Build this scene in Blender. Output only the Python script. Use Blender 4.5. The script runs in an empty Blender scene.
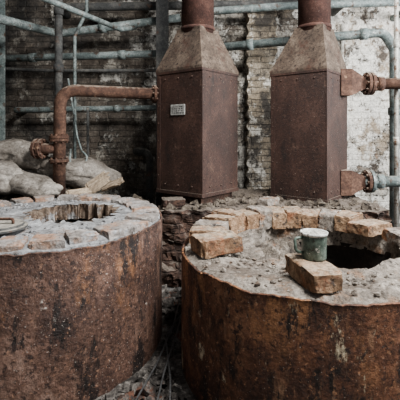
import bpy, bmesh, math, random
from mathutils import Vector, Matrix, noise
random.seed(7)
scene = bpy.context.scene
COL = scene.collection

# ---------------------------------------------------------------- materials
def nd(nt, t, **kw):
    n = nt.nodes.new(t)
    for k, v in kw.items():
        setattr(n, k, v)
    return n

def c4(c): return (c[0], c[1], c[2], 1.0)

def mat(name, ramp, scale=4, detail=12, stretch=(1, 1, 1), rough=.88, metal=0.0, bump=.35, bscale=45,
        spots=(), dust=None, brick=None, rnd=0.0, gain=1.0, grain=.46):
    m = bpy.data.materials.new(name); m.use_nodes = True
    nt = m.node_tree; L = nt.links
    bs = nt.nodes['Principled BSDF']
    tc = nd(nt, 'ShaderNodeTexCoord')
    co = tc.outputs['Object']
    if rnd:
        oi = nd(nt, 'ShaderNodeObjectInfo')
        ad = nd(nt, 'ShaderNodeVectorMath', operation='ADD')
        ml = nd(nt, 'ShaderNodeMath', operation='MULTIPLY'); ml.inputs[1].default_value = 37.0
        L.new(oi.outputs['Random'], ml.inputs[0]); L.new(co, ad.inputs[0]); L.new(ml.outputs[0], ad.inputs[1])
        co = ad.outputs[0]
    mp = nd(nt, 'ShaderNodeMapping'); mp.inputs['Scale'].default_value = stretch
    L.new(co, mp.inputs['Vector'])
    n = nd(nt, 'ShaderNodeTexNoise'); n.inputs['Scale'].default_value = scale
    n.inputs['Detail'].default_value = detail; n.inputs['Roughness'].default_value = .72
    L.new(mp.outputs[0], n.inputs['Vector'])
    cr = nd(nt, 'ShaderNodeValToRGB')
    el = cr.color_ramp.elements
    while len(el) < len(ramp): el.new(.5)
    for e, (p, c) in zip(el, ramp):
        e.position = p; e.color = c4(c)
    L.new(n.outputs['Fac'], cr.inputs[0])
    col = cr.outputs[0]
    height = None; plasters = []
    def mix(a, bcol, fac, mode='MIX'):
        mx = nd(nt, 'ShaderNodeMix', data_type='RGBA', blend_type=mode)
        if isinstance(fac, float): mx.inputs[0].default_value = fac
        else: L.new(fac, mx.inputs[0])
        L.new(a, mx.inputs[6])
        if isinstance(bcol, tuple): mx.inputs[7].default_value = c4(bcol)
        else: L.new(bcol, mx.inputs[7])
        return mx.outputs[2]
    if brick:
        sp = nd(nt, 'ShaderNodeSeparateXYZ'); L.new(tc.outputs['Object'], sp.inputs[0])
        a = nd(nt, 'ShaderNodeMath', operation='ADD'); L.new(sp.outputs[0], a.inputs[0]); L.new(sp.outputs[1], a.inputs[1])
        cb = nd(nt, 'ShaderNodeCombineXYZ'); L.new(a.outputs[0], cb.inputs[0]); L.new(sp.outputs[2], cb.inputs[1])
        wn = nd(nt, 'ShaderNodeTexNoise'); wn.inputs['Scale'].default_value = 7; wn.inputs['Detail'].default_value = 5
        L.new(tc.outputs['Object'], wn.inputs['Vector'])
        sc = nd(nt, 'ShaderNodeVectorMath', operation='SCALE'); sc.inputs[3].default_value = .06
        L.new(wn.outputs['Color'], sc.inputs[0])
        ad = nd(nt, 'ShaderNodeVectorMath', operation='ADD'); L.new(cb.outputs[0], ad.inputs[0]); L.new(sc.outputs[0], ad.inputs[1])
        bt = nd(nt, 'ShaderNodeTexBrick'); bt.inputs['Scale'].default_value = 1
        bt.inputs['Brick Width'].default_value = .30; bt.inputs['Row Height'].default_value = .098
        bt.inputs['Mortar Size'].default_value = brick.get('ms', .013); bt.inputs['Mortar Smooth'].default_value = .8
        bt.inputs['Bias'].default_value = 0
        bt.inputs['Color1'].default_value = c4(brick['c1']); bt.inputs['Color2'].default_value = c4(brick['c2'])
        bt.inputs['Mortar'].default_value = c4(brick['mortar'])
        L.new(ad.outputs[0], bt.inputs['Vector'])
        col = mix(bt.outputs['Color'], col, brick.get('over', .35))
        height = bt.outputs['Fac']
        for wsh in brick.get('wash', ()):
            wc, ws, lo, hi, gx, st = wsh[:6]
            jp = wsh[6] if len(wsh) > 6 else .6
            mpw = nd(nt, 'ShaderNodeMapping'); mpw.inputs['Scale'].default_value = st; mpw.inputs['Location'].default_value = (ws * 1.7, 0, ws)
            L.new(tc.outputs['Object'], mpw.inputs['Vector'])
            w = nd(nt, 'ShaderNodeTexNoise'); w.inputs['Scale'].default_value = ws; w.inputs['Detail'].default_value = 13
            w.inputs['Roughness'].default_value = .72
            L.new(mpw.outputs[0], w.inputs['Vector'])
            src = w.outputs['Fac']
            if gx:
                mr0 = nd(nt, 'ShaderNodeMapRange'); mr0.inputs[1].default_value = gx[0]; mr0.inputs[2].default_value = gx[1]
                mr0.inputs[3].default_value = gx[2]; mr0.inputs[4].default_value = gx[3]
                L.new(sp.outputs[0], mr0.inputs[0])
                aa = nd(nt, 'ShaderNodeMath', operation='ADD'); L.new(src, aa.inputs[0]); L.new(mr0.outputs[0], aa.inputs[1])
                src = aa.outputs[0]
            mr = nd(nt, 'ShaderNodeMapRange'); mr.inputs[1].default_value = lo; mr.inputs[2].default_value = hi
            L.new(src, mr.inputs[0])
            f = mr.outputs[0]
            mj = nd(nt, 'ShaderNodeMapRange'); mj.inputs[3].default_value = 1.0; mj.inputs[4].default_value = jp
            L.new(bt.outputs['Fac'], mj.inputs[0])
            mm = nd(nt, 'ShaderNodeMath', operation='MULTIPLY'); L.new(f, mm.inputs[0]); L.new(mj.outputs[0], mm.inputs[1])
            col = mix(col, wc, mm.outputs[0])
            if len(wsh) > 7: plasters.append(f)
    for s in spots:
        sc_, ss, lo, hi = s[:4]
        st = s[4] if len(s) > 4 else (1, 1, 1)
        mp2 = nd(nt, 'ShaderNodeMapping'); mp2.inputs['Scale'].default_value = st
        mp2.inputs['Location'].default_value = (ss * .37, 1.3, ss * .11)
        L.new(co, mp2.inputs['Vector'])
        q = nd(nt, 'ShaderNodeTexNoise'); q.inputs['Scale'].default_value = ss; q.inputs['Detail'].default_value = 8
        q.inputs['Roughness'].default_value = .70
        L.new(mp2.outputs[0], q.inputs['Vector'])
        mr = nd(nt, 'ShaderNodeMapRange'); mr.inputs[1].default_value = lo; mr.inputs[2].default_value = hi
        mr.interpolation_type = 'SMOOTHSTEP'
        L.new(q.outputs['Fac'], mr.inputs[0])
        f = mr.outputs[0]
        if len(s) > 5:
            sp3 = nd(nt, 'ShaderNodeSeparateXYZ'); L.new(tc.outputs['Object'], sp3.inputs[0])
            m3 = nd(nt, 'ShaderNodeMapRange'); m3.inputs[1].default_value = s[5][0]; m3.inputs[2].default_value = s[5][1]
            L.new(sp3.outputs[2], m3.inputs[0])
            mm = nd(nt, 'ShaderNodeMath', operation='MULTIPLY'); L.new(f, mm.inputs[0]); L.new(m3.outputs[0], mm.inputs[1])
            f = mm.outputs[0]
        col = mix(col, sc_, f)
    if dust:
        dc, lo, hi = dust
        g = nd(nt, 'ShaderNodeNewGeometry'); s3 = nd(nt, 'ShaderNodeSeparateXYZ'); L.new(g.outputs['Normal'], s3.inputs[0])
        q = nd(nt, 'ShaderNodeTexNoise'); q.inputs['Scale'].default_value = 22; q.inputs['Detail'].default_value = 6
        L.new(co, q.inputs['Vector'])
        aa = nd(nt, 'ShaderNodeMath', operation='ADD'); L.new(s3.outputs[2], aa.inputs[0]); L.new(q.outputs['Fac'], aa.inputs[1])
        mr = nd(nt, 'ShaderNodeMapRange'); mr.inputs[1].default_value = lo + .5; mr.inputs[2].default_value = hi + .5
        L.new(aa.outputs[0], mr.inputs[0])
        col = mix(col, dc, mr.outputs[0])
    gnz = nd(nt, 'ShaderNodeTexNoise'); gnz.inputs['Scale'].default_value = 38; gnz.inputs['Detail'].default_value = 6
    gnz.inputs['Roughness'].default_value = .8
    L.new(co, gnz.inputs['Vector'])
    gmr = nd(nt, 'ShaderNodeMapRange'); gmr.inputs[1].default_value = .36; gmr.inputs[2].default_value = .64
    gmr.inputs[3].default_value = (.96 - grain) * gain; gmr.inputs[4].default_value = (.96 + grain) * gain
    L.new(gnz.outputs['Fac'], gmr.inputs[0])
    vs_ = nd(nt, 'ShaderNodeVectorMath', operation='SCALE'); L.new(col, vs_.inputs[0]); L.new(gmr.outputs[0], vs_.inputs[3])
    col = vs_.outputs[0]
    L.new(col, bs.inputs['Base Color'])
    bs.inputs['Roughness'].default_value = rough; bs.inputs['Metallic'].default_value = metal
    bs.inputs['Specular IOR Level'].default_value = .3
    bn = nd(nt, 'ShaderNodeTexNoise'); bn.inputs['Scale'].default_value = bscale; bn.inputs['Detail'].default_value = 8
    bn.inputs['Roughness'].default_value = .7
    L.new(co, bn.inputs['Vector'])
    b = nd(nt, 'ShaderNodeBump'); b.inputs['Strength'].default_value = bump; b.inputs['Distance'].default_value = .02
    L.new(bn.outputs['Fac'], b.inputs['Height'])
    last = b
    if height is not None:
        h = height
        for pf in plasters:
            inv = nd(nt, 'ShaderNodeMath', operation='MULTIPLY_ADD'); inv.inputs[1].default_value = -.6; inv.inputs[2].default_value = 1.0
            L.new(pf, inv.inputs[0])
            mm = nd(nt, 'ShaderNodeMath', operation='MULTIPLY'); L.new(h, mm.inputs[0]); L.new(inv.outputs[0], mm.inputs[1]); h = mm.outputs[0]
        b2 = nd(nt, 'ShaderNodeBump'); b2.inputs['Strength'].default_value = .8; b2.inputs['Distance'].default_value = .02
        b2.invert = True
        L.new(h, b2.inputs['Height']); L.new(b.outputs[0], b2.inputs['Normal']); last = b2
        for pf in plasters:
            b3 = nd(nt, 'ShaderNodeBump'); b3.inputs['Strength'].default_value = .9; b3.inputs['Distance'].default_value = .02
            L.new(pf, b3.inputs['Height']); L.new(last.outputs[0], b3.inputs['Normal']); last = b3
    L.new(last.outputs[0], bs.inputs['Normal'])
    return m

M_SHELL_R = mat('rusty_steel_orange', [(.32, (.012, .0065, .005)), (.46, (.054, .023, .014)), (.57, (.125, .050, .025)), (.70, (.27, .13, .065))],
                scale=2.8, stretch=(1, 1, .8), bump=.7, bscale=30,
                spots=[((.29, .130, .055), 3.4, .49, .64, (1.6, 1.6, .6), (.25, .75)),
                       ((.24, .130, .072), 9, .56, .68, (1.3, 1.3, .22)),
                       ((.014, .009, .007), 7, .52, .61, (1.2, 1.2, .4)),
                       ((.52, .43, .29), 4.2, .605, .665, (1.6, 1.6, .6)),
                       ((.030, .015, .011), 24, .53, .63),
                       ((.33, .160, .080), 40, .57, .66),
                       ((.50, .43, .36), 80, .63, .69)], rough=.65)
M_SHELL_L = mat('rusty_steel_brown', [(.32, (.016, .010, .008)), (.46, (.060, .032, .024)), (.58, (.120, .065, .046)), (.70, (.23, .145, .11))],
                scale=3.2, stretch=(1, 1, .7), bump=.7, bscale=34,
                spots=[((.25, .115, .053), 3.2, .54, .68, (1, 1, .4), (.2, .6)),
                       ((.20, .118, .084), 9, .57, .68, (1.3, 1.3, .22)),
                       ((.013, .009, .008), 7, .52, .61, (1.2, 1.2, .4)),
                       ((.030, .017, .014), 24, .53, .63),
                       ((.24, .13, .082), 40, .58, .66),
                       ((.48, .42, .37), 75, .61, .68),
                       ((.46, .42, .37), 5, .64, .71)], rough=.65)
M_BOX = mat('rust_painted_sheet_metal', [(.3, (.012, .0058, .0042)), (.5, (.030, .0138, .0098)), (.7, (.060, .030, .0215))],
            scale=3.4, stretch=(1, 1, .6), bump=.5, bscale=70, grain=.40,
            spots=[((.008, .0055, .005), 5, .55, .70, (1, 1, .4)), ((.078, .044, .031), 7, .58, .72), ((.27, .215, .17), 62, .63, .68), ((.011, .007, .006), 45, .56, .63)], rough=.62,
            dust=((.17, .14, .11), .45, .95))
M_HOOD = mat('dusty_sheet_metal', [(.3, (.024, .0165, .012)), (.5, (.068, .048, .035)), (.7, (.145, .11, .083))],
             scale=6, bump=.5, bscale=60, grain=.38, spots=[((.016, .010, .0075), 30, .54, .63), ((.046, .022, .015), 5, .53, .68)])
M_PIPE_RED = mat('red_rust_pipe', [(.3, (.020, .0085, .006)), (.5, (.045, .0185, .0135)), (.7, (.10, .048, .034))], scale=6, bump=.35, grain=.40,
                 dust=((.30, .24, .19), .75, 1.1), spots=[((.28, .225, .175), 80, .62, .69)])
M_PIPE_ORANGE = mat('brown_rust_pipe', [(.3, (.024, .011, .008)), (.5, (.056, .027, .017)), (.7, (.14, .076, .050))], scale=8, bump=.5,
                    dust=((.23, .18, .14), .6, 1.05), spots=[((.25, .15, .09), 14, .60, .70)])
M_PIPE_BLUE = mat('dirty_blue_green_pipe', [(.3, (.048, .060, .059)), (.5, (.12, .150, .147)), (.7, (.28, .31, .30))], scale=7, bump=.3, rough=.5,
                  dust=((.27, .245, .21), .8, 1.15), spots=[((.065, .042, .030), 8, .54, .64), ((.38, .41, .39), 13, .59, .67)])
M_PIPE_DARK = mat('dark_grey_steel', [(.3, (.018, .019, .019)), (.5, (.045, .046, .045)), (.7, (.11, .105, .095))], scale=6, bump=.3,
                  spots=[((.08, .042, .026), 7, .57, .69)], dust=((.28, .26, .22), .75, 1.1))
M_PIPE_WHITE = mat('cream_painted_pipe', [(.3, (.20, .19, .165)), (.5, (.38, .37, .33)), (.7, (.54, .53, .49))], scale=6, bump=.2, rough=.6,
                   spots=[((.13, .07, .04), 9, .53, .62)])
ST = (1, 1, 1)
M_WALL = mat('old_brick_wall', [(.32, (.018, .0155, .0135)), (.5, (.090, .077, .064)), (.68, (.27, .24, .20))], scale=3.0, bump=1.0, bscale=14,
             brick=dict(c1=(.135, .102, .076), c2=(.066, .053, .042), mortar=(.052, .045, .038), over=.66,
                        wash=[((.20, .135, .09), 2.2, .54, .68, (1.2, 2.5, -.1, .04), ST, .9),
                              ((.34, .315, .27), 2.4, .53, .57, (-2.0, 2.4, -.01, .05), ST, .9),
                              ((.56, .54, .49), 1.35, .55, .58, (-2.0, 2.4, -.03, .11), ST, .92, 1),
                              ((.32, .305, .27), 5, .58, .63, None, ST, .9),
                              ((.25, .20, .145), 3.1, .53, .62, (.5, 3, -.08, .025), ST, 1.0),
                              ((.060, .048, .038), 4.0, .53, .61, (-3, 2.5, .03, .0), (1, 1, .6), 1.0),
                              ((.13, .108, .085), 11, .56, .62, None, ST, 1.0),
                              ((.018, .017, .016), .8, .47, .62, (-2.4, 1.7, .045, -.18), ST, 1.0)]))
M_PILLAR = mat('buff_brick', [(.32, (.035, .029, .022)), (.5, (.15, .125, .092)), (.68, (.36, .32, .255))], scale=6, bump=1.0, bscale=18,
               brick=dict(c1=(.27, .21, .142), c2=(.13, .104, .074), mortar=(.055, .047, .038), over=.55,
                          wash=[((.50, .47, .41), 3, .53, .58, None, ST, .8), ((.040, .034, .028), 2.2, .50, .58, None, ST, 1.0)]))
M_PLAT = mat('sooty_rusty_masonry', [(.3, (.008, .006, .005)), (.5, (.036, .020, .014)), (.62, (.085, .045, .030)), (.75, (.19, .14, .11))], scale=9, bump=1.0, bscale=22,
             brick=dict(c1=(.060, .028, .018), c2=(.024, .014, .011), mortar=(.022, .017, .014), over=.86),
             dust=((.11, .09, .073), .35, .9))
M_FLOOR = mat('dirty_concrete_floor', [(.3, (.02, .019, .018)), (.5, (.06, .056, .053)), (.7, (.16, .15, .14))], scale=5, bump=.8, bscale=25)
M_CEIL = mat('dark_blocker_ceiling', [(.3, (.03, .028, .027)), (.5, (.06, .055, .05)), (.7, (.12, .11, .10))], scale=3, bump=.5, bscale=12)
M_RUBBLE = mat('grey_rubble', [(.3, (.014, .012, .011)), (.45, (.055, .049, .044)), (.6, (.16, .145, .13)), (.72, (.38, .36, .335))], scale=14, bump=.9, bscale=50,
               spots=[((.12, .05, .030), 6, .56, .64), ((.018, .015, .013), 5, .47, .60)])
M_HEAP = mat('brown_beige_dirt', [(.3, (.025, .020, .016)), (.5, (.085, .068, .051)), (.7, (.23, .195, .155))], scale=9, bump=.9, bscale=50,
             spots=[((.025, .020, .017), 6, .52, .65)])
M_MORTAR = mat('crumbling_mortar', [(.28, (.05, .041, .034)), (.45, (.165, .142, .118)), (.6, (.31, .275, .235)), (.75, (.54, .51, .46))], scale=7, bump=1.0, bscale=45,
               spots=[((.19, .11, .065), 5, .54, .68), ((.032, .027, .023), 20, .55, .64), ((.09, .070, .055), 3, .51, .66)])
M_MORTAR_BLUE = mat('lime_grey_mortar', [(.28, (.06, .060, .060)), (.45, (.19, .192, .196)), (.6, (.34, .348, .357)), (.75, (.58, .60, .62))], scale=7, bump=.9, bscale=42, grain=.42,
                    spots=[((.19, .13, .09), 4, .56, .68), ((.045, .041, .039), 22, .56, .65), ((.10, .089, .080), 3, .54, .68)])
M_BRICK = mat('brown_firebrick', [(.28, (.06, .034, .021)), (.45, (.195, .112, .060)), (.6, (.36, .235, .142)), (.75, (.55, .44, .32))], scale=9, bump=1.0, bscale=50, rnd=1,
              spots=[((.045, .034, .028), 12, .54, .65), ((.24, .10, .048), 6, .53, .66)], dust=((.38, .335, .27), .8, 1.35))
M_BRICK_GREY = mat('ash_stained_brick', [(.28, (.06, .049, .041)), (.45, (.18, .152, .126)), (.6, (.33, .295, .26)), (.75, (.54, .515, .48))], scale=9, bump=1.0, bscale=50, rnd=1,
                   spots=[((.28, .145, .075), 5, .51, .62), ((.045, .038, .034), 16, .56, .66)])
M_BRICK_LIME = mat('lime_covered_brick', [(.28, (.07, .063, .058)), (.45, (.20, .18, .165)), (.6, (.35, .325, .305)), (.75, (.56, .555, .55))], scale=5, bump=.9, bscale=45, grain=.42,
                   spots=[((.30, .18, .12), 3.4, .49, .60), ((.30, .315, .33), 5, .55, .64), ((.05, .043, .038), 18, .56, .66)])
M_ASH = mat('grey_brown_ash', [(.3, (.034, .027, .022)), (.5, (.12, .100, .080)), (.7, (.30, .265, .222))], scale=12, bump=1.0, bscale=60,
            spots=[((.20, .11, .068), 8, .56, .68), ((.026, .021, .018), 5, .51, .65)])
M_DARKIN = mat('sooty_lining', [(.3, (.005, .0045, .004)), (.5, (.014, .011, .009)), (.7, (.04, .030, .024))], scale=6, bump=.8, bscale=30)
M_TEETH = mat('burnt_firebrick', [(.3, (.045, .030, .022)), (.5, (.15, .105, .075)), (.7, (.33, .27, .21))], scale=14, bump=.9, bscale=50,
              spots=[((.30, .305, .31), 6, .52, .64)])
M_ENAMEL = mat('green_enamel', [(.3, (.030, .048, .038)), (.5, (.068, .098, .080)), (.7, (.15, .19, .16))], scale=10, bump=.1, rough=.35,
               spots=[((.02, .015, .012), 16, .58, .64), ((.45, .45, .42), 14, .61, .67)])
M_WHITE = mat('chipped_white_enamel', [(.3, (.30, .30, .28)), (.5, (.58, .58, .55)), (.7, (.72, .72, .69))], scale=10, bump=.15, rough=.45,
              spots=[((.05, .03, .02), 30, .56, .62)])
M_POWDER = mat('white_powder', [(.3, (.22, .21, .18)), (.5, (.46, .45, .41)), (.65, (.66, .65, .62))], scale=30, bump=.9, bscale=80)
M_SACK = mat('dusty_beige_sack', [(.3, (.07, .058, .048)), (.5, (.165, .146, .125)), (.7, (.33, .305, .27))], scale=4, bump=.5, bscale=16, rough=.75,
             spots=[((.050, .039, .031), 4, .54, .70), ((.42, .40, .37), 5, .60, .70)])
M_WOOD = mat('weathered_wood', [(.3, (.13, .092, .064)), (.5, (.30, .23, .16)), (.7, (.46, .38, .29))], scale=5, stretch=(1, 12, 12), bump=.4)
M_CABLE = mat('grey_cable', [(.3, (.015, .015, .016)), (.7, (.07, .07, .07))], scale=12, bump=.1, rough=.5)
M_PLATE = mat('worn_nameplate', [(.3, (.20, .20, .19)), (.6, (.38, .38, .36))], scale=30, bump=.1, rough=.45, metal=.2)
M_INK = mat('dark_engraving', [(.3, (.02, .02, .02)), (.6, (.05, .05, .05))], scale=30)

# ---------------------------------------------------------------- helpers
def link(me, name, m, loc=(0, 0, 0), rot=(0, 0, 0), parent=None, smooth=False):
    if m is not None and not me.materials: me.materials.append(m)
    if smooth:
        for p in me.polygons: p.use_smooth = True
    o = bpy.data.objects.new(name, me); o.location = loc; o.rotation_euler = rot
    COL.objects.link(o)
    if parent: o.parent = parent
    return o

def top(o, label, cat, group=None, kind=None):
    o['label'] = label; o['category'] = cat
    if group: o['group'] = group
    if kind: o['kind'] = kind
    return o

def empty(name, loc, label, cat, group=None):
    o = bpy.data.objects.new(name, None); o.location = loc; o.empty_display_size = .1
    COL.objects.link(o)
    return top(o, label, cat, group)

def mesh_from(vs, fs, name='m'):
    me = bpy.data.meshes.new(name); me.from_pydata([tuple(v) for v in vs], [], fs); me.update()
    bm = bmesh.new(); bm.from_mesh(me); bmesh.ops.recalc_face_normals(bm, faces=bm.faces); bm.to_mesh(me); bm.free()
    return me

def fillet(pts, R, n=8):
    pts = [Vector(p) for p in pts]; out = [pts[0]]
    for i in range(1, len(pts) - 1):
        a, b, c = pts[i - 1], pts[i], pts[i + 1]
        d1 = (a - b).normalized(); d2 = (c - b).normalized()
        ang = d1.angle(d2)
        t = min(R / math.tan(ang / 2), (a - b).length * .48, (c - b).length * .48)
        p1, p2 = b + d1 * t, b + d2 * t
        for k in range(n + 1):
            s = k / n
            out.append(p1.lerp(b, s).lerp(b.lerp(p2, s), s))
    out.append(pts[-1]); return out

def sweep(pts, rad, seg=20, caps=True, up=None, phase=0):
    pts = [Vector(p) for p in pts]; vs = []; fs = []
    for i, p in enumerate(pts):
        t = (pts[min(i + 1, len(pts) - 1)] - pts[max(i - 1, 0)]).normalized()
        if up is None:
            up = t.orthogonal().normalized()
        else:
            up = (up - t * up.dot(t)).normalized()
        s = t.cross(up)
        r = rad[i] if isinstance(rad, (list, tuple)) else rad
        for k in range(seg):
            a = 2 * math.pi * k / seg + phase
            vs.append(p + (up * math.cos(a) + s * math.sin(a)) * r)
    for i in range(len(pts) - 1):
        for k in range(seg):
            k2 = (k + 1) % seg
            fs.append((i * seg + k, i * seg + k2, (i + 1) * seg + k2, (i + 1) * seg + k))
    if caps:
        fs.append(tuple(range(seg))); fs.append(tuple(range((len(pts) - 1) * seg, len(pts) * seg)))
    return mesh_from(vs, fs)

def smooth_sides(me):
    for p in me.polygons: p.use_smooth = len(p.vertices) <= 4
    return me

def tube(name, pts, r, m, parent=None, bend=0, seg=20):
    P = fillet(pts, bend) if bend else pts
    me = smooth_sides(sweep(P, r, seg))
    if parent is not None:
        off = parent.location
        me.transform(Matrix.Translation(-off))
        return link(me, name, m, parent=parent)
    c = Vector(P[0]); me.transform(Matrix.Translation(-c))
    return link(me, name, m, loc=c)

def flange(name, c, d, r, th, m, parent, bolts=8):
    c = Vector(c); d = Vector(d).normalized()
    bm = bmesh.new()
    rot = d.to_track_quat('Z', 'Y').to_matrix().to_4x4()
    bmesh.ops.create_cone(bm, cap_ends=True, segments=28, radius1=r, radius2=r, depth=th, matrix=Matrix.Translation(c) @ rot)
    for k in range(bolts):
        a = 2 * math.pi * k / bolts
        p = Matrix.Translation(c) @ rot @ Matrix.Translation((math.cos(a) * r * .8, math.sin(a) * r * .8, 0))
        bmesh.ops.create_cone(bm, cap_ends=True, segments=6, radius1=r * .12, radius2=r * .12, depth=th * 2.3, matrix=p)
    me = bpy.data.meshes.new('fl'); bm.to_mesh(me); bm.free()
    me.transform(Matrix.Translation(-parent.location))
    return link(me, name, m, parent=parent)

def rough_block(sx, sy, sz, seed, amp=.007, cuts=7, chip=.02, wedge=0):
    bm = bmesh.new(); bmesh.ops.create_cube(bm, size=1)
    bmesh.ops.subdivide_edges(bm, edges=bm.edges, cuts=cuts, use_grid_fill=True)
    off = Vector((seed * 3.7, seed * 1.3, seed * 2.1))
    for v in bm.verts:
        p = v.co.copy()
        n = [abs(p.x) * 2, abs(p.y) * 2, abs(p.z) * 2]
        edge = sorted(n)[1]
        q = Vector((p.x * sx, p.y * sy, p.z * sz))
        k = max(0, noise.noise(q * 11 + off) + .08) * chip * 1.6 if edge > .95 else 0
        if sorted(n)[0] > .95: k += chip * .25
        c = Vector((math.copysign(1, p.x) if n[0] > .95 else 0, math.copysign(1, p.y) if n[1] > .95 else 0, math.copysign(1, p.z) if n[2] > .95 else 0))
        q -= c * k
        q += noise.noise_vector(q * 6 + off) * amp * .8 + noise.noise_vector(q * 28 + off) * amp * .6
        q.y *= 1 + wedge * p.x * 2
        v.co = q
    me = bpy.data.meshes.new('block'); bm.to_mesh(me); bm.free()
    return me

def box_mesh(x0, x1, y0, y1, z0, z1):
    vs = [(x0, y0, z0), (x1, y0, z0), (x1, y1, z0), (x0, y1, z0), (x0, y0, z1), (x1, y0, z1), (x1, y1, z1), (x0, y1, z1)]
    return mesh_from(vs, [(0, 1, 2, 3), (4, 5, 6, 7), (0, 1, 5, 4), (1, 2, 6, 5), (2, 3, 7, 6), (3, 0, 4, 7)])

def rings(profile, seg, amp=0, fs_=8, seed=0):
    vs = []; fs = []
    for (cx, cy, r, z) in profile:
        for k in range(seg):
            a = 2 * math.pi * k / seg
            rr = r(a) if callable(r) else r
            p = Vector((cx + rr * math.cos(a), cy + rr * math.sin(a), z))
            if amp:
                nv = noise.noise_vector(p * fs_ + Vector((seed, seed, seed))) + noise.noise_vector(p * fs_ * 3.1 + Vector((seed, 0, seed))) * .5
                p += nv * amp
            vs.append(p)
    n = len(profile)
    for i in range(n - 1):
        for k in range(seg):
            k2 = (k + 1) % seg
            fs.append((i * seg + k, i * seg + k2, (i + 1) * seg + k2, (i + 1) * seg + k))
    return mesh_from(vs, fs)

def lerp(a, b, t): return a + (b - a) * t

def plane_disc_fill(c, R, zf, n=60, amp=.02):
    vs = []; fs = []; idx = {}
    for i in range(n + 1):
        for j in range(n + 1):
            x = -R + 2 * R * i / n; y = -R + 2 * R * j / n
            X = x * math.sqrt(max(0, 1 - (y / R) ** 2 / 2)); Y = y * math.sqrt(max(0, 1 - (x / R) ** 2 / 2))
            z = zf(X, Y)
            q = Vector((X + c[0], Y + c[1], 0))
            z += noise.noise(q * 9) * amp + noise.noise(q * 28) * amp * .6 + noise.noise(q * 70) * amp * .35
            idx[i, j] = len(vs); vs.append((X + c[0], Y + c[1], z))
    for i in range(n):
        for j in range(n):
            fs.append((idx[i, j], idx[i + 1, j], idx[i + 1, j + 1], idx[i, j + 1]))
    return mesh_from(vs, fs)

# ---------------------------------------------------------------- setting
o = link(box_mesh(-4.2, 5.2, 6.3, 6.6, 0, 5.2), 'wall_back', M_WALL); o['kind'] = 'structure'
o = link(box_mesh(-4.2, -3.9, -1, 6.3, 0, 5.2), 'wall_left', M_WALL); o['kind'] = 'structure'
o = link(box_mesh(-4.2, 5.2, 3.0, 6.6, 5.2, 5.35), 'light_block_ceiling', M_CEIL); o['kind'] = 'structure'  # unseen partial slab, added to block world light and darken the background
n = 80; vs = []; fs = []
for i in range(n + 1):
    for j in range(n + 1):
        x = -4.2 + 9.4 * i / n; y = -1 + 7.6 * j / n
        vs.append((x, y, noise.noise(Vector((x, y, 0)) * 4) * .012 - .012))
for i in range(n):
    for j in range(n):
        a = i * (n + 1) + j; fs.append((a, a + n + 1, a + n + 2, a + 1))
o = link(mesh_from(vs, fs), 'floor', M_FLOOR); o['kind'] = 'structure'

# ragged brick pillar against the wall
vs = []; fs = []
NZ = 104
for i in range(NZ + 1):
    z = 5 * i / NZ
    row = int(z / .098)
    e = .018 if row % 2 else -.012
    e += noise.noise(Vector((0, 0, row * 3.3))) * .03
    for (x, y) in ((-.22 - e, .15), (-.22 - e, -.15), (-.07, -.15 - .01), (.07, -.15), (.22 + e, -.15), (.22 + e, .15)):
        nn = noise.noise_vector(Vector((x, y, z)) * 8) * .01
        vs.append((x + nn.x, y + (nn.y if y < 0 else 0), z))
for i in range(NZ):
    for k in range(6):
        k2 = (k + 1) % 6
        fs.append((i * 6 + k, i * 6 + k2, (i + 1) * 6 + k2, (i + 1) * 6 + k))
o = link(mesh_from(vs, fs), 'brick_pillar', M_PILLAR, loc=(.98, 6.15, 0)); top(o, 'buff brick pillar with flaking paint against the back wall', 'pillar')
def column(x, y, w, d, m, label):
    bm = bmesh.new()
    t = .02
    for (x0, x1, y0, y1) in ((-w / 2, w / 2, -d / 2, -d / 2 + t), (-w / 2, w / 2, d / 2 - t, d / 2), (-t / 2, t / 2, -d / 2 + t, d / 2 - t)):
        bmesh.ops.create_cube(bm, size=1, matrix=Matrix.Translation(((x0 + x1) / 2, (y0 + y1) / 2, 2.6)) @ Matrix.Diagonal((x1 - x0, y1 - y0, 5.2, 1)))
    me = bpy.data.meshes.new('col'); bm.to_mesh(me); bm.free()
    o = link(me, 'steel_column', m, loc=(x, y, 0)); top(o, label, 'column')
column(-.555, 5.62, .17, .16, M_PIPE_DARK, 'dark grey steel column standing behind the flue box')
column(-3.0, 5.6, .16, .2, M_PIPE_BLUE, 'blue-grey painted steel column beside the sacks')

# ---------------------------------------------------------------- masonry platform
PX0, PX1, PY0, PY1, PZ = -.44, 1.98, 3.95, 5.5, .79
bm = bmesh.new()
bmesh.ops.create_cube(bm, size=1, matrix=Matrix.Translation(((PX0 + PX1) / 2, (PY0 + PY1) / 2, PZ / 2)) @ Matrix.Diagonal((PX1 - PX0, PY1 - PY0, PZ, 1)))
bmesh.ops.subdivide_edges(bm, edges=bm.edges, cuts=56, use_grid_fill=True)
for v in bm.verts:
    a = .06 if v.co.y < PY0 + .01 or v.co.x < PX0 + .01 else .012
    if v.co.z > PZ - .001: a = .035
    dz = v.co.z
    v.co += noise.noise_vector(v.co * 6) * a + noise.noise_vector(v.co * 19) * a * .6
    if dz < .02: v.co.z = 0
me = bpy.data.meshes.new('plat'); bm.to_mesh(me); bm.free()
o = link(me, 'brick_platform', M_PLAT); top(o, 'crumbling sooty brick platform carrying the two flue boxes', 'masonry platform')

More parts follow.
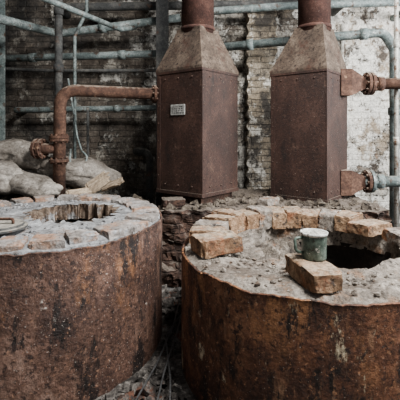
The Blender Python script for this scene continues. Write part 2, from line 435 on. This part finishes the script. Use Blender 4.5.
# ---------------------------------------------------------------- flue boxes
def flue(front, zb, zt, zh, zpipe, label, plate, outlets, px=0.0):
    f = Vector((front[0], front[1], 0)); l = f + Vector((-.546, .45, 0)); r = f + Vector((.45, .546, 0)); b = f + Vector((-.096, .996, 0))
    c = (f + b) / 2
    E = empty('flue_box', (c.x, c.y, PZ), label, 'flue box', 'rusty flue boxes on the platform')
    O = -Vector((c.x, c.y, PZ))
    quad = [c + (q - c) * .86 for q in (f, r, b, l)]
    vs = [(q + Vector((0, 0, PZ - .03))) + O for q in quad] + [(q + Vector((0, 0, zb + .01))) + O for q in quad]
    F6 = [(0, 1, 2, 3), (4, 5, 6, 7), (0, 1, 5, 4), (1, 2, 6, 5), (2, 3, 7, 6), (3, 0, 4, 7)]
    link(mesh_from(vs, F6), 'plinth', M_PLAT, parent=E)
    bm = bmesh.new()
    q4 = (f, r, b, l)
    lo = [bm.verts.new(q + Vector((0, 0, zb)) + O) for q in q4]; hi = [bm.verts.new(q + Vector((0, 0, zt)) + O) for q in q4]
    bm.faces.new(lo); bm.faces.new(hi)
    for i in range(4): bm.faces.new((lo[i], lo[(i + 1) % 4], hi[(i + 1) % 4], hi[i]))
    bmesh.ops.recalc_face_normals(bm, faces=bm.faces)
    bmesh.ops.bevel(bm, geom=[e for e in bm.edges], offset=.010, segments=2, affect='EDGES')
    for i in range(4):
        p, q = q4[i], q4[(i + 1) % 4]
        d = (q - p).normalized(); nrm = Vector((d.y, -d.x, 0))
        if nrm.dot(p - c) < 0: nrm = -nrm
        rotm = Matrix((d, nrm, Vector((0, 0, 1)))).transposed().to_4x4()
        L = (q - p).length
        for z, h in ((zb + .02, .04), (zt - .018, .036)):
            bmesh.ops.create_cube(bm, size=1, matrix=Matrix.Translation((p + q) / 2 + Vector((0, 0, z)) + O + nrm * .002) @ rotm @ Matrix.Diagonal((L + .012, .014, h, 1)))
        bmesh.ops.create_cube(bm, size=1, matrix=Matrix.Translation(p.lerp(q, .045) + Vector((0, 0, (zb + zt) / 2)) + O + nrm * .001) @ rotm @ Matrix.Diagonal((.055, .010, zt - zb - .06, 1)))
    me = bpy.data.meshes.new('body'); bm.to_mesh(me); bm.free()
    link(me, 'body', M_BOX, parent=E)
    for i in (0, 3):
        p, q = q4[i], q4[(i + 1) % 4]
        d = (q - p).normalized(); nrm = Vector((d.y, -d.x, 0))
        if nrm.dot(p - c) < 0: nrm = -nrm
        pts = [(s, z) for s in (.2, .5, .8) for z in (zb + .11, zt - .1)] + [(.045, lerp(zb, zt, k / 7)) for k in range(1, 7)]
        for s, z in pts:
            bm = bmesh.new(); bmesh.ops.create_icosphere(bm, subdivisions=2, radius=.010)
            me = bpy.data.meshes.new('rv'); bm.to_mesh(me); bm.free()
            link(me, 'rivet', M_BOX, loc=p.lerp(q, s) + Vector((0, 0, z)) + O + nrm * .003, parent=E, smooth=True)
    pc = Vector((c.x + px, c.y, 0))
    vs = []; fs = []
    tq = [pc + (q - c).normalized() * .262 for q in q4]
    lay = [([q + (q - c).normalized() * .014 for q in q4], zt - .01), ([q + (q - c).normalized() * .014 for q in q4], zt + .02), (tq, zh), (tq, zh + .03)]
    for qs, z in lay:
        for q in qs: vs.append(q + Vector((0, 0, z)) + O)
    for i in range(3):
        for k in range(4): fs.append((i * 4 + k, i * 4 + (k + 1) % 4, (i + 1) * 4 + (k + 1) % 4, (i + 1) * 4 + k))
    fs.append((0, 1, 2, 3)); fs.append((12, 13, 14, 15))
    link(mesh_from(vs, fs), 'hood', M_HOOD, parent=E)
    tube('flue_pipe', [(pc.x, pc.y, zh - .02), (pc.x, pc.y, zpipe)], .2, M_PIPE_RED, parent=E, seg=40)
    tube('pipe_collar', [(pc.x, pc.y, zh + .02), (pc.x, pc.y, zh + .06)], .212, M_PIPE_RED, parent=E, seg=40)
    if plate:
        d = (l - f).normalized(); nrm = Vector((d.y, -d.x, 0))
        if nrm.dot(f - c) < 0: nrm = -nrm
        rotm = Matrix((-d, Vector((0, 0, 1)), nrm)).transposed().to_4x4()
        pos = f.lerp(l, .50) + Vector((0, 0, 1.87)) + O + nrm * .008
        bm = bmesh.new(); bmesh.ops.create_cube(bm, size=1, matrix=Matrix.Diagonal((.225, .125, .012, 1)))
        bmesh.ops.bevel(bm, geom=bm.edges[:], offset=.004, segments=1, affect='EDGES')
        me = bpy.data.meshes.new('pl'); bm.to_mesh(me); bm.free(); me.transform(Matrix.Translation(pos) @ rotm)
        pl = link(me, 'nameplate', M_PLATE, parent=E); pl['label'] = 'small worn metal nameplate with faded lettering'
        bm = bmesh.new(); random.seed(3)
        for row, y in enumerate((.035, .012, -.012, -.035)):
            x = -.09
            while x < .08:
                w = random.uniform(.008, .03)
                bmesh.ops.create_cube(bm, size=1, matrix=Matrix.Translation((x + w / 2, y, .007)) @ Matrix.Diagonal((w, .009, .002, 1)))
                x += w + random.uniform(.006, .02)
        me = bpy.data.meshes.new('ink'); bm.to_mesh(me); bm.free(); me.transform(Matrix.Translation(pos) @ rotm)
        eg = link(me, 'engraving', M_INK, parent=pl); eg['kind'] = 'stuff'
    for (z, rb, rp, mm, x1) in outlets:
        x0 = r.x - .16; y = r.y - .06
        P = [(x0, y, z), (x0 + .13, y, z), (x0 + .34, y, z)]
        me = sweep(P, [rb * 1.35, rb * 1.35, rp * 1.35], 4, up=Vector((0, 0, 1)), phase=math.pi / 4); me.transform(Matrix.Translation(O))
        link(me, 'outlet_cone', M_PIPE_ORANGE, parent=E)
        flange('flange', (x0 + .38, y, z), (1, 0, 0), rp * 2.05, .035, M_PIPE_ORANGE, E)
        flange('flange', (x0 + .43, y, z), (1, 0, 0), rp * 2.05, .035, mm, E)
        tube('outlet_pipe', [(x0 + .32, y, z), (x1, y, z)], rp, mm, parent=E)
        tube('pipe_collar', [(x0 + .50, y, z), (x0 + .58, y, z)], rp * 1.3, mm, parent=E)
    return E
E1 = flue((.02, 4.2), .88, 2.34, 2.83, 5.2, 'rust-brown sheet-metal flue box with nameplate and round chimney pipe', True, [])
E2 = flue((1.43, 4.3), .80, 2.34, 2.88, 5.2, 'rust-brown sheet-metal flue box with two flanged side outlets', False,
          [(2.22, .17, .07, M_PIPE_ORANGE, 3.6), (.99, .16, .07, M_PIPE_BLUE, 3.6)], px=.06)

# ---------------------------------------------------------------- pipes
def pipe(pts, r, m, label, bend=0, flanges=(), fr=1.6, collars=(), name='pipe'):
    o = tube(name, pts, r, m, bend=bend)
    top(o, label, 'pipe')
    for c, d in flanges:
        flange('flange', c, d, r * fr, .03, m, o)
    for c, d in collars:
        c = Vector(c); d = Vector(d).normalized()
        tube('pipe_collar', [c - d * .05, c + d * .05], r * 1.28, m, parent=o)
    return o

WY = 6.299
pR = pipe([(-.46, 4.72, 2.08), (-1.62, 4.40, 2.10), (-1.64, 4.42, .75)], .07, M_PIPE_ORANGE,
     'rusty bent pipe running from the flue box and down', bend=.20,
     flanges=[((-.56, 4.69, 2.08), (1, .28, 0)), ((-1.64, 4.42, 1.28), (0, 0, 1)), ((-1.64, 4.42, 1.52), (0, 0, 1)), ((-1.64, 4.42, 1.555), (0, 0, 1))])
tube('side_stub', [(-1.64, 4.42, 1.42), (-1.92, 4.36, 1.42)], .06, M_PIPE_ORANGE, parent=pR)
flange('flange', (-1.87, 4.37, 1.42), (1, -.21, 0), .115, .03, M_PIPE_ORANGE, pR)
flange('flange', (-1.82, 4.381, 1.42), (1, -.21, 0), .115, .03, M_PIPE_ORANGE, pR)

pipe([(-1.86, 5.0, .3), (-1.86, 5.0, 5.2)], .05, M_PIPE_DARK, 'grey-brown vertical pipe before the brick wall',
     collars=[((-1.86, 5, 2.45), (0, 0, 1)), ((-1.86, 5, 3.2), (0, 0, 1))])
pipe([(-1.68, 5.1, .6), (-1.68, 5.1, 2.9), (-1.58, 5.3, 3.3), (-1.58, 5.3, 5.2)], .022, M_PIPE_BLUE, 'thin grey vertical conduit beside the bent pipe', bend=.1)
pipe([(-1.52, 5.15, .6), (-1.52, 5.15, 1.95)], .018, M_PIPE_DARK, 'very thin dark conduit rising from the rubble')
pipe([(-1.85, 4.1, 3.12), (-1.15, 5.5, 3.10), (-1.0, 5.84, 3.22)], .035, M_PIPE_BLUE, 'slim blue-grey pipe running towards the wall', bend=.1)
pipe([(-2.75, 4.7, 3.08), (-2.2, 5.9, 3.14), (-.3, 5.8, 3.36)], .06, M_PIPE_BLUE, 'thick blue-green pipe bending along the wall', bend=.2,
     collars=[((-1.5, 5.863, 3.221), (1, -.05, .116))])
pipe([(-3.89, 5.95, 2.74), (.3, 5.80, 2.84)], .055, M_PIPE_BLUE, 'blue-green horizontal pipe along the wall',
     collars=[((-2.6, 5.904, 2.7706), (1, -.036, .024)), ((-1.2, 5.854, 2.804), (1, -.036, .024))])
pipe([(-3.89, 5.6, 2.58), (-2.3, 5.85, 2.56), (.3, 5.95, 2.58)], .025, M_PIPE_DARK, 'dark thin horizontal pipe along the wall', bend=.1)
pipe([(-2.9, WY, 1.96), (-2.9, 5.95, 1.96), (-.2, 5.95, 2.0), (-.2, WY, 2.0)], .045, M_PIPE_BLUE, 'dusty grey horizontal pipe at mid height', bend=.08,
     collars=[((-1.3, 5.95, 1.9837), (1, 0, .015))])
pipe([(-2.2, WY, 3.55), (-2.2, 5.9, 3.55), (2.2, 5.85, 3.6), (2.2, WY, 3.6)], .065, M_PIPE_DARK, 'dark thick pipe high on the wall', bend=.08)
pipe([(.1, 5.86, 2.90), (2.55, 5.28, 3.00), (2.68, 5.24, 2.75), (2.68, 5.24, 0)], .065, M_PIPE_BLUE, 'thick pale blue-green pipe with collars bending down', bend=.16,
     collars=[((.75, 5.706, 2.9265), (1, -.2367, .0408)), ((1.75, 5.469, 2.9673), (1, -.2367, .0408)), ((2.3, 5.339, 2.990), (1, -.2367, .0408)), ((2.68, 5.24, 1.9), (0, 0, 1))])
pipe([(2.53, 4.90, 0), (2.53, 4.90, 5.2)], .026, M_PIPE_WHITE, 'worn cream and rusty vertical pipe', collars=[((2.53, 4.90, 2.75), (0, 0, 1)), ((2.53, 4.90, 1.5), (0, 0, 1))])
pipe([(.0, WY, 3.38), (.0, 5.6, 3.38), (1.3, 5.55, 3.46), (3.2, 5.5, 3.5), (3.2, WY, 3.5)], .055, M_PIPE_BLUE, 'blue-green pipe near the top of the wall', bend=.1)
pipe([(2.35, 6.27, 3.4), (2.35, 6.27, 0)], .025, M_PIPE_WHITE, 'thin pale pipe fixed on the white wall')
pipe([(-.70, 5.3, 0), (-.70, 5.3, 1.33), (-.95, 5.6, 1.33), (-.95, 6.28, 1.33)], .05, M_PIPE_DARK, 'short dark bent pipe behind the flue box', bend=.15)
o = tube('cable', fillet([(-1.70, 4.9, 2.3), (-1.62, 4.85, 1.9), (-1.55, 4.8, 1.55), (-1.48, 4.75, 1.38), (-1.38, 4.7, 1.30), (-1.44, 4.6, 1.16), (-1.58, 4.6, 1.22), (-1.6, 4.7, 1.4)], .12, 6), .012, M_PIPE_BLUE, seg=8)
top(o, 'pale grey cable hanging in a loop beside the bent pipe', 'cable')

# ---------------------------------------------------------------- left furnace
LC = (-1.2, 2.95); LZ = .95
EL = empty('furnace', (LC[0], LC[1], 0), 'round rusty steel furnace with bricked grey top and small jagged opening', 'furnace', 'round brick-lined steel furnaces')
def shell(E, z1, m, seed):
    S = 240; prof = []
    N = 30
    for i in range(N + 1): prof.append((0, 0, .9, z1 * i / N))
    prof += [(0, 0, .902, z1 + .004), (0, 0, .888, z1 + .006), (0, 0, .883, z1 - .05)]
    me = rings(prof, S, amp=.005, fs_=3.2, seed=seed)
    for i, v in enumerate(me.vertices):
        if v.co.z < 0.01: v.co.z = 0
        if v.co.z > z1 - .02:
            a = math.atan2(v.co.y, v.co.x)
            q = Vector((math.cos(a), math.sin(a), seed * .7))
            v.co.z += min(.006, noise.noise(q * 6) * .016 + noise.noise(q * 22) * .012 - .002)
    link(me, 'steel_shell', m, parent=E, smooth=True)
shell(EL, LZ - .02, M_SHELL_L, 1)
hx, hy, hr = .19, .11, .355
def lrad(a):
    nb = 21
    ph = (a / (2 * math.pi) * nb) % 1.0
    k = int(a / (2 * math.pi) * nb)
    return hr + .075 * (ph - .5) + .03 * noise.noise(Vector((k * 3.1, 0, 0))) + .02 * noise.noise(Vector((a * 14, 2, 0)))
prof = []
ts = [0, .02, .08, .2, .35, .5, .65, .8, .92, 1.0]
for t in ts:
    if t < .05: prof.append((0, 0, .885 - t * .5, LZ - .05 + t * 2))
    else:
        z = LZ + .004 + .020 * max(0, t - .5)
        prof.append((hx * t, hy * t, (lambda a, t=t: lerp(.87, lerp(hr + .03, lrad(a), max(0, t * 3 - 2)), t)), z))
me = rings(prof, 336, amp=.011, fs_=9, seed=3)
link(me, 'mortar_rim', M_MORTAR_BLUE, parent=EL)
prof = []
for dz in (0, .03, .06, .10, .13): prof.append((hx, hy, (lambda a: lrad(a) + .002), LZ + .014 - dz))
link(rings(prof, 336, amp=.009, fs_=14, seed=3), 'opening_brickwork', M_TEETH, parent=EL)
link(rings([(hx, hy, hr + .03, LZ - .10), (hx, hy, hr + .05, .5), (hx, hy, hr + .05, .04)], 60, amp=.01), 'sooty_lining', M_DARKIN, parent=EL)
def join_blocks(items):
    bm = bmesh.new()
    for me, mtx in items:
        me.transform(mtx); bm.from_mesh(me); bpy.data.meshes.remove(me)
    me = bpy.data.meshes.new('j'); bm.to_mesh(me); bm.free(); return me
items = []; random.seed(11)
nb = 24
for k in range(nb):
    a = 2 * math.pi * (k + .5) / nb + random.uniform(-.012, .012)
    rr = .770 + random.uniform(-.010, .006)
    me = rough_block(.195 + random.uniform(-.02, .02), .172 + random.uniform(-.014, .008), .115, k + 1, amp=.007, cuts=9, chip=.015, wedge=.12)
    items.append((me, Matrix.Translation((rr * math.cos(a), rr * math.sin(a), LZ - .022 + random.uniform(-.006, .009))) @ Matrix.Rotation(a + random.uniform(-.04, .04), 4, 'Z') @ Matrix.Rotation(random.uniform(-.035, .035), 4, 'Y')))
link(join_blocks(items), 'rim_brickwork', M_BRICK_LIME, parent=EL)
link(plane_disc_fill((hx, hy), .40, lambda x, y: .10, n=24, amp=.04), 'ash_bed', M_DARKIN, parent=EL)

# ---------------------------------------------------------------- right furnace
RC = (.77, 2.70); RZ = .79
ER = empty('furnace', (RC[0], RC[1], 0), 'round orange-rusted steel furnace with dark opening and dirt in its top', 'furnace', 'round brick-lined steel furnaces')
shell(ER, RZ - .01, M_SHELL_R, 5)
gx, gy, gr = .11, .09, .55
def rr_(a):
    return gr * (1 + .05 * math.sin(3 * a + 1) + .03 * math.sin(7 * a) + .10 * noise.noise(Vector((math.cos(a) * 4, math.sin(a) * 4, 0))))
prof = []
for t in ts:
    if t < .05: prof.append((0, 0, .885 - t * .5, RZ - .05 + t * 2))
    else:
        z = RZ + .002 + .016 * math.sin(t * 7)
        prof.append((gx * t, gy * t, (lambda a, t=t: lerp(.87, rr_(a), t)), z))
for dz in (-.03, -.08, -.15): prof.append((gx, gy, (lambda a: rr_(a) + .005), RZ + dz))
me = rings(prof, 260, amp=.022, fs_=8, seed=9)
link(me, 'mortar_rim', M_MORTAR, parent=ER)
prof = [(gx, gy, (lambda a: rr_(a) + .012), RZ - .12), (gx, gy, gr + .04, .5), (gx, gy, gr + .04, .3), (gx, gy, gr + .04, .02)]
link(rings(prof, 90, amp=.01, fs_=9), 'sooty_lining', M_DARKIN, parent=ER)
def ashz(x, y):
    # dirt fills the bowl except for a pit on the side away from the loose block
    dx, dy = x - .24, y - .02
    d = math.sqrt((dx / .36) ** 2 + (dy / .56) ** 2) + .22 * noise.noise(Vector((x * 5, y * 5, 3)))
    s = max(0, min(1, (d - .80) / .45))
    s = s * s * (3 - 2 * s)
    return .08 + s * .58
link(plane_disc_fill((gx, gy), .59, ashz, n=110, amp=.04), 'ash_bed', M_ASH, parent=ER)

# ---------------------------------------------------------------- loose bricks
def brick(x, y, z, L, W, H, ang, seed, label, m=M_BRICK, tilt=0, group=None, chip=.014, roll=0, wedge=0):
    me = rough_block(L, W, H, seed, amp=.008, cuts=11, chip=chip, wedge=wedge)
    o = link(me, 'brick', m, loc=(x, y, z + H / 2), rot=(roll, tilt, ang)); top(o, label, 'brick', group)
    return o
G = 'bricks along the rim of the open furnace'
RT = RZ + .012
random.seed(21)
NA = 11; STEP = 12.3
for i in range(NA):
    ad = 48 + i * STEP
    a = math.radians(ad)
    rr = .735 + random.uniform(-.014, .014)
    w = .735 * math.radians(STEP) - .007
    h = .135 + random.uniform(-.014, .014) + (.015 if 3 < i < 9 else 0)
    col = M_BRICK if i % 4 != 1 else M_BRICK_GREY
    lb = 'brown chipped wedge brick set in the rim of the open furnace' if col is M_BRICK else 'ash-grey crumbling wedge brick set in the rim of the open furnace'
    brick(RC[0] + rr * math.cos(a), RC[1] + rr * math.sin(a), RT - .03, random.uniform(.23, .27), w, h, a + random.uniform(-.05, .05), 30 + i, lb, col, group=G,
          tilt=random.uniform(-.04, .04), roll=random.uniform(-.03, .03), chip=.020, wedge=.15)
brick(.110, 2.545, RT, .30, .19, .115, math.radians(25), 51, 'thick mortar-caked brick lying loose on the furnace rim', M_BRICK, chip=.025, group=G)
brick(.605, 2.045, RT, .170, .325, .105, math.radians(12.3), 52, 'long orange-brown brick lying under the enamel mug', M_BRICK, group=G, chip=.012)
brick(1.36, 3.05, RT, .28, .20, .085, math.radians(28), 53, 'flat pale brick on the furnace rim beside the opening', M_BRICK, group=G)
brick(1.52, 2.80, RT - .015, .24, .23, .09, math.radians(5), 54, 'flat dusty brick slab on the furnace rim', M_BRICK_GREY, group=G)
brick(1.52, 2.53, RT - .02, .24, .22, .08, math.radians(-12), 56, 'flat dusty brick slab on the furnace rim', M_BRICK, group=G)
brick(.75, 4.2, .80, .26, .15, .08, .9, 59, 'loose grey brick lying on the brick platform', M_BRICK_GREY, group='bricks on the platform')
brick(-.29, 4.13, .80, .24, .2, .09, .2, 64, 'sooty loose brick lying on the brick platform', M_PLAT, group='bricks on the platform')

# dark flat plate on left furnace
EP = empty('cover_plate', (-1.31, 2.46, LZ + .035), 'dark rusty metal plate with handle on the grey furnace rim', 'metal plate')
me = sweep([(0, 0, 0), (0, 0, .012), (0, 0, .014), (0, 0, .028)], [.18, .18, .16, .155], 36); link(me, 'plate', M_PIPE_DARK, parent=EP)
P = fillet([(.10, 0, .025), (.10, 0, .06), (-.10, 0, .06), (-.10, 0, .025)], .03)
link(smooth_sides(sweep(P, .010, 10)), 'handle', M_PIPE_ORANGE, parent=EP)

# ---------------------------------------------------------------- mug
MX, MY, MZ = .630, 2.10, RT + .105
EM = empty('enamel_mug', (MX, MY, MZ), 'green enamel mug with chipped white rim, filled with powder', 'mug')
def lathe(profile, seg=48):
    vs = []; fs = []
    for r, z in profile:
        for k in range(seg):
            a = 2 * math.pi * k / seg; vs.append((r * math.cos(a), r * math.sin(a), z))
    for i in range(len(profile) - 1):
        for k in range(seg):
            k2 = (k + 1) % seg; fs.append((i * seg + k, i * seg + k2, (i + 1) * seg + k2, (i + 1) * seg + k))
    fs.append(tuple(range(seg)))
    return mesh_from(vs, fs)
link(lathe([(.058, .0), (.064, .004), (.066, .012), (.0685, .132), (.070, .140)]), 'cup_body', M_ENAMEL, parent=EM, smooth=True)
link(lathe([(.050, .006), (.060, .02), (.0655, .138), (.070, .149), (.0745, .148), (.074, .138), (.0695, .133)]), 'cup_lining', M_WHITE, parent=EM, smooth=True)
link(plane_disc_fill((0, 0), .0645, lambda x, y: .134 + .012 * math.cos(math.hypot(x, y) * 20), n=20, amp=.014), 'powder', M_POWDER, parent=EM)
P = fillet([(-.064, -.01, .118), (-.112, -.02, .118), (-.106, -.02, .045), (-.064, -.01, .035)], .03)
link(smooth_sides(sweep(P, .008, 12)), 'handle', M_ENAMEL, parent=EM)

# ---------------------------------------------------------------- rubble & sacks
def mound(name, x0, x1, y0, y1, zf, m, label, nx=70, ny=70, amp=.03, edge=.12):
    vs = []; fs = []
    for i in range(nx + 1):
        for j in range(ny + 1):
            x = lerp(x0, x1, i / nx); y = lerp(y0, y1, j / ny)
            q = Vector((x, y, 0))
            e = min(1, min(x - x0, x1 - x, y - y0, y1 - y) / edge)
            z = zf(x, y) * e + (noise.noise(q * 6) * amp + noise.noise(q * 17) * amp * .7 + abs(noise.noise(q * 40)) * amp * .5) * e
            vs.append((x, y, z - .02))
    for i in range(nx):
        for j in range(ny):
            a = i * (ny + 1) + j; fs.append((a, a + ny + 1, a + ny + 2, a + 1))
    o = link(mesh_from(vs, fs), name, m); top(o, label, 'rubble', kind='stuff'); return o
hz = lambda x, y: .86 + .08 * math.sin(x * 2.2) - .25 * abs(y - 4.6)
mound('dirt_heap', -3.6, -.55, 3.95, 5.5, hz, M_HEAP, 'heap of brown-grey dirt and rubble behind the furnace', nx=120, amp=.07)
mound('rubble_heap', -.75, .25, 1.2, 3.4, lambda x, y: .04, M_RUBBLE, 'low layer of grey rubble between the two furnaces', nx=100, ny=220, amp=.014)
bm = bmesh.new(); random.seed(5)
def stones(bm, n, fx, fy, fz, rmin, rmax):
    for i in range(n):
        x, y = fx(), fy(); r = rmin * (rmax / rmin) ** (random.random() ** 1.8)
        if math.hypot(x - LC[0], y - LC[1]) < .93 + r * 1.3 or math.hypot(x - RC[0], y - RC[1]) < .93 + r * 1.3: continue
        g = bmesh.ops.create_cube(bm, size=r * 1.7, matrix=Matrix.Translation((x, y, fz(x, y) + r * .3)) @ Matrix.Rotation(random.random() * 6, 4, 'X') @ Matrix.Rotation(random.random() * 6, 4, 'Z') @ Matrix.Diagonal((1.2, random.uniform(.5, 1.1), random.uniform(.3, .8), 1)))
        for v in g['verts']: v.co += noise.noise_vector(v.co * 30) * r * .7
stones(bm, 1900, lambda: random.uniform(-.8, .3), lambda: random.uniform(1.3, 3.8), lambda x, y: .03, .010, .055)
me = bpy.data.meshes.new('st'); bm.to_mesh(me); bm.free()
o = link(me, 'stone_rubble', M_RUBBLE); top(o, 'small broken stones and mortar crumbs on the floor', 'rubble', kind='stuff')
bm = bmesh.new()
stones(bm, 450, lambda: random.uniform(-3.2, -.6), lambda: random.uniform(4.05, 5.2), hz, .012, .05)
me = bpy.data.meshes.new('st'); bm.to_mesh(me); bm.free()
o = link(me, 'stone_rubble', M_HEAP); top(o, 'broken stones lying on the dirt heap', 'rubble', kind='stuff')
bm = bmesh.new()
stones(bm, 400, lambda: random.uniform(-.40, 1.9), lambda: random.uniform(4.0, 4.9), lambda x, y: .79, .012, .045)
me = bpy.data.meshes.new('st'); bm.to_mesh(me); bm.free()
o = link(me, 'stone_rubble', M_HEAP); top(o, 'broken stones scattered around the flue box bases', 'rubble', kind='stuff')
for (c, z, hc, hrr, m, lb, nn) in ((LC, LZ + .008, (hx, hy), .44, M_MORTAR_BLUE, 'grey mortar crumbs lying on the bricked furnace top', 220), (RC, RZ + .010, (gx, gy), .62, M_MORTAR, 'mortar crumbs lying on the open furnace rim', 420)):
    bm = bmesh.new(); k = 0
    while k < nn:
        a = random.uniform(0, 6.283); rr = random.uniform(.36, .86 if c is RC else .66)
        x, y = rr * math.cos(a), rr * math.sin(a)
        if math.hypot(x - hc[0], y - hc[1]) < hrr: continue
        r = random.choice((.004, .005, .007, .009, .012, .018))
        g = bmesh.ops.create_icosphere(bm, subdivisions=1, radius=r, matrix=Matrix.Translation((c[0] + x, c[1] + y, z + r * .3)) @ Matrix.Diagonal((1, random.uniform(.6, 1.2), .7, 1)))
        for v in g['verts']: v.co += noise.noise_vector(v.co * 60) * r * .5
        k += 1
    me = bpy.data.meshes.new('st'); bm.to_mesh(me); bm.free()
    o = link(me, 'mortar_crumbs', m); top(o, lb, 'crumbs', kind='stuff')

def sack(loc, dims, rot, seed, label):
    bm = bmesh.new(); bmesh.ops.create_icosphere(bm, subdivisions=6, radius=1)
    for v in bm.verts:
        p = v.co.copy()
        e = .62
        q = Vector((math.copysign(abs(p.x) ** e, p.x), math.copysign(abs(p.y) ** .75, p.y), math.copysign(abs(p.z) ** .8, p.z)))
        pin = 1 - .35 * max(0, abs(q.x) - .6) / .4
        q.y *= pin; q.z *= pin * (1 - .25 * max(0, abs(q.x) - .5))
        q = Vector((q.x * dims[0], q.y * dims[1], q.z * dims[2]))
        s = Vector((seed, seed * 2, 0))
        q += noise.noise_vector(q * 3.2 + s) * .08 + noise.noise_vector(q * 8 + s) * .018
        f1 = abs(noise.noise(Vector((q.x * 5, q.y * 4, q.z * 7)) + s)); f2 = abs(noise.noise(Vector((q.x * 9, q.y * 6, q.z * 4)) + s * 2))
        q *= 1 - .055 * (1 - min(1, f1 * 4)) - .028 * (1 - min(1, f2 * 4))
        v.co = q
    me = bpy.data.meshes.new('sack'); bm.to_mesh(me); bm.free()
    o = link(me, 'sack', M_SACK, loc=loc, rot=rot, smooth=True); top(o, label, 'sack', 'debris sacks on the rubble')
sack((-2.26, 4.70, 1.33), (.60, .30, .17), (0, .16, .15), 1, 'dusty beige sack lying on top of the pile')
sack((-2.38, 4.28, 1.10), (.46, .26, .17), (0, .08, -.1), 4, 'crumpled grey-brown sack at the bottom of the pile')
sack((-1.56, 4.76, 1.10), (.54, .28, .19), (0, .20, .2), 7, 'pale crumpled sack leaning behind the bent pipe')
sack((-1.88, 4.20, 1.02), (.40, .2, .13), (0, .15, -.2), 9, 'small flattened beige sack on the dirt heap')
def plank(loc, dims, rot, seed, label):
    me = rough_block(*dims, seed, amp=.004, cuts=9, chip=.02)
    for v in me.vertices:
        if v.co.x > dims[0] * .3: v.co.x += noise.noise(Vector((0, v.co.y * 40, seed))) * .08
    o = link(me, 'wood_plank', M_WOOD, loc=loc, rot=rot); top(o, label, 'plank', 'broken planks on the rubble')
plank((-1.16, 4.30, 1.03), (.27, .17, .03), (.9, -.60, .1), 71, 'broad splintered pale board leaning on rubble')
plank((-1.02, 4.42, 1.00), (.28, .11, .025), (.7, -.35, -.4), 72, 'short splintered pale board leaning on rubble')
plank((-1.34, 4.18, .95), (.24, .10, .025), (.5, -.10, .4), 73, 'broken board lying flat on rubble')

for i, P in enumerate(([(-.18, 3.4, .12), (-.20, 2.9, .14), (-.28, 2.45, .11), (-.38, 2.0, .12), (-.55, 1.7, .10)],
                       [(-.14, 3.2, .12), (-.17, 2.7, .16), (-.22, 2.35, .13), (-.24, 2.0, .13), (-.35, 1.6, .10)],
                       [(-.10, 3.3, .11), (-.25, 2.75, .13), (-.18, 2.3, .11), (-.16, 2.0, .11), (-.2, 1.6, .10)])):
    pts = fillet(P, .3, 6)
    o = tube('cable', pts, .006, M_CABLE, seg=8); top(o, 'thin dark grey cable trailing over the rubble', 'cable', 'cables on the floor')

# ---------------------------------------------------------------- light
def area(name, loc, target, size, energy, color):
    l = bpy.data.lights.new(name, 'AREA'); l.energy = energy; l.size = size; l.color = color
    o = bpy.data.objects.new(name, l); o.location = loc
    o.rotation_euler = (Vector(target) - Vector(loc)).to_track_quat('-Z', 'Y').to_euler(); COL.objects.link(o)
area('skylight', (1.7, 1.3, 4.9), (.1, 3.0, .6), 1.5, 760, (1, .98, .95))
area('window_light', (5.0, 2.8, 3.0), (1.4, 5.8, 1.8), 1.5, 600, (.98, .99, 1))
w = bpy.data.worlds.new('w'); scene.world = w; w.use_nodes = True
w.node_tree.nodes['Background'].inputs[0].default_value = (.94, .96, 1, 1)
w.node_tree.nodes['Background'].inputs[1].default_value = .36

# ---------------------------------------------------------------- camera
cam = bpy.data.cameras.new('camera'); co = bpy.data.objects.new('camera', cam); COL.objects.link(co)
cam.sensor_width = 36; cam.lens = 34.2; cam.shift_y = -.1675; cam.clip_start = .05
co.location = (0, 0, 1.6); co.rotation_euler = (math.radians(90), 0, 0)
scene.camera = co
